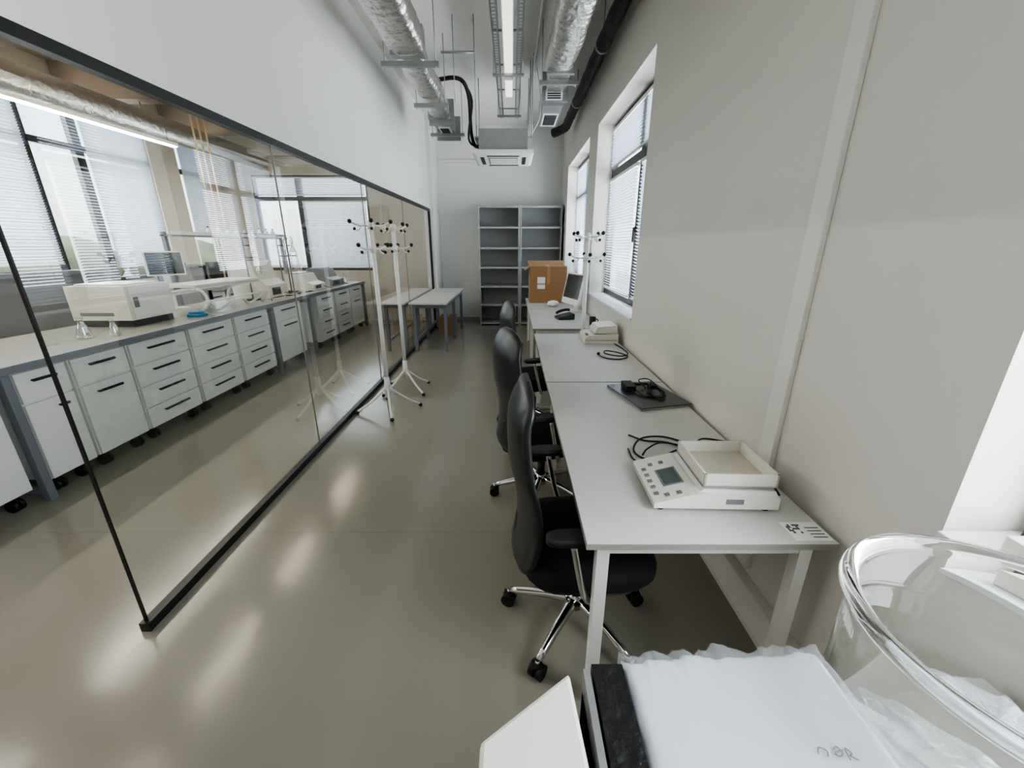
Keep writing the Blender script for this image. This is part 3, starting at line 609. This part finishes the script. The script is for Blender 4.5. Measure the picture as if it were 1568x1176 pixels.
for x in (xa-.36,xa+.36):
    for y in (6.3,6.9): b.cyl((x,y,3.0),(x,y,CR),.006,'galv',8)
    b.box(x-.03,x+.03,6.3,6.9,3.0,3.02,'galv')
b.tube([(xa-.9,6.0,3.55),(xa-.55,6.0,3.58),(xa-.44,6.15,3.45),(xa-.44,6.4,3.1),(xa-.40,6.5,2.95),(xa-.33,6.55,2.95)],.024,'hose',10)
b.tube([(xa-.5,6.0,3.56),(xa-.40,6.2,3.4),(xa-.47,6.35,3.0),(xa-.33,6.45,2.9)],.015,'hose',8)
b.tube([(xa-.9,6.05,3.55),(xa-1.0,6.2,3.7),(xa-1.0,6.3,CR)],.025,'hose',8)
b.obj()
b=B('wire_conduit'); b.tube([(.2,5.9,CR),(.32,5.95,3.6),(.36,6.0,3.2),(.26,6.1,3.0)],.005,'wmetal'); b.cyl((.26,6.1,2.98),(.26,6.1,CR),.005,'galv',6); b.cyl((-.62,5.2,3.1),(-.62,5.2,CR),.005,'galv',6)
b.cyl((-.75,5.2,3.55),(-.4,5.2,3.55),.012,'galv',6); b.cyl((-.4,5.2,3.1),(-.4,5.2,CR),.005,'galv',6); b.obj()
b=B('insulated_pipe')
b.tube([(.90,.0,3.5),(.90,1.5,3.51),(.905,3.0,3.5),(.9,4.5,3.505),(.9,6.0,3.5),(.9,7.4,3.5),(.88,7.75,3.47),(.76,7.9,3.44),(.70,7.95,3.43)],lambda t:.068+.004*math.sin(t*160),'hose',16,10)
b.tube([(.97,.0,3.62),(.97,7.4,3.62)],.025,'hose',8,1)
for y in (1.5,3.2,4.9,6.6): b.cyl((.9,y,3.57),(.9,y,CR),.006,'galv',8); b.cyl((.9,y-.015,3.5),(.9,y+.015,3.5),.076,'galv',20)
b.obj()
b=B('ceiling_conduit'); b.cyl((-1.3,1,CH-.02),(-1.3,9.2,CH-.02),.015,'trim',8); b.cyl((.3,1,CH-.02),(.3,9.2,CH-.02),.015,'trim',8); b.obj()

# ---------- outside
M['ground']=mat('outside_ground',(130,130,112),0.9,var=.3,scale=.3)
M['leaf']=mat('tree_leaves',(132,138,106),0.8,var=.5,scale=1.2,bump=.5,bscale=6)
b=B('outdoor_ground'); b.box(-60,-6.4,-40,60,-1.2,-1.0,'ground'); b.box(-6.4,60,9.8,60,-1.2,-1.0,'ground'); b.box(1.5,60,-40,9.8,-1.2,-1.0,'ground'); b.obj()
b=B('tree_row')
for i in range(9):
    cx,cy=-19-random.random()*5,-4+i*3.6
    b.cyl((cx,cy,-1),(cx,cy,1),.2,'card',8)
    rings=[]
    for q in range(13):
        a=-PI/2+PI*q/12; rings.append([(cx+2.3*max(.02,math.cos(a))*math.cos(t)*(1+.35*noise.noise(Vector((math.cos(t)*2,math.sin(t)*2,q*.6+i)))),cy+2.3*max(.02,math.cos(a))*math.sin(t)*(1+.35*noise.noise(Vector((math.cos(t)*2,math.sin(t)*2,q*.6+i+7)))),.6+1.5*math.sin(a)) for t in [2*PI*j/24 for j in range(24)]])
    b.loft(rings,'leaf')
b.obj()
# ---------- world
w=bpy.data.worlds.new('World'); bpy.context.scene.world=w; w.use_nodes=True; nt=w.node_tree
bg=nt.nodes['Background']; sky=nt.nodes.new('ShaderNodeTexSky'); sky.sky_type='NISHITA'; sky.sun_disc=False; sky.sun_elevation=math.radians(42); sky.sun_rotation=math.radians(200); sky.air_density=1.3; sky.dust_density=2.5
mix=nt.nodes.new('ShaderNodeMix'); mix.data_type='RGBA'; mix.inputs[0].default_value=.5; mix.inputs[7].default_value=(4.8,5.2,5.8,1)
nt.links.new(sky.outputs[0],mix.inputs[6]); nt.links.new(mix.outputs[2],bg.inputs[0]); bg.inputs[1].default_value=.5
def area(name,loc,rot,sx,sy,e,col=(1,1,1)):
    l=bpy.data.lights.new(name,'AREA'); l.shape='RECTANGLE'; l.size=sx; l.size_y=sy; l.energy=e; l.color=col
    o=bpy.data.objects.new(name,l); o.location=loc; o.rotation_euler=rot; bpy.context.scene.collection.objects.link(o)
sk=(.94,.975,1.0)
area('daylight_1',(1.75,4.6,2.2),(0,math.radians(90),0),2.0,2.1,110,sk)
area('daylight_2',(1.75,7.3,2.2),(0,math.radians(90),0),2.0,2.2,150,sk)
area('daylight_3',(1.75,-.2,2.0),(0,math.radians(90),0),2.0,2.1,180,(.98,.99,1))
area('daylight_4',(XLL-.6,5.8,2.4),(0,math.radians(-90),0),2.4,3.6,170,sk)
area('daylight_5',(XLL-.6,1.8,2.4),(0,math.radians(-90),0),2.4,2.7,150,sk)
area('daylight_6',(-4.2,YB+.8,2.1),(math.radians(-90),0,0),2.4,1.9,60,sk)
# ---------- camera
cd=bpy.data.cameras.new('Camera'); cam=bpy.data.objects.new('Camera',cd); bpy.context.scene.collection.objects.link(cam)
cd.sensor_width=36; cd.lens=625/1568*36; cd.clip_start=.02; cd.clip_end=300
cam.location=(0,0,1.62); cam.rotation_euler=(math.radians(90-18.74),0,0)
bpy.context.scene.camera=cam
sc=bpy.context.scene; sc.view_settings.view_transform='AgX'; sc.view_settings.look='AgX - Medium High Contrast'; sc.view_settings.exposure=0.5
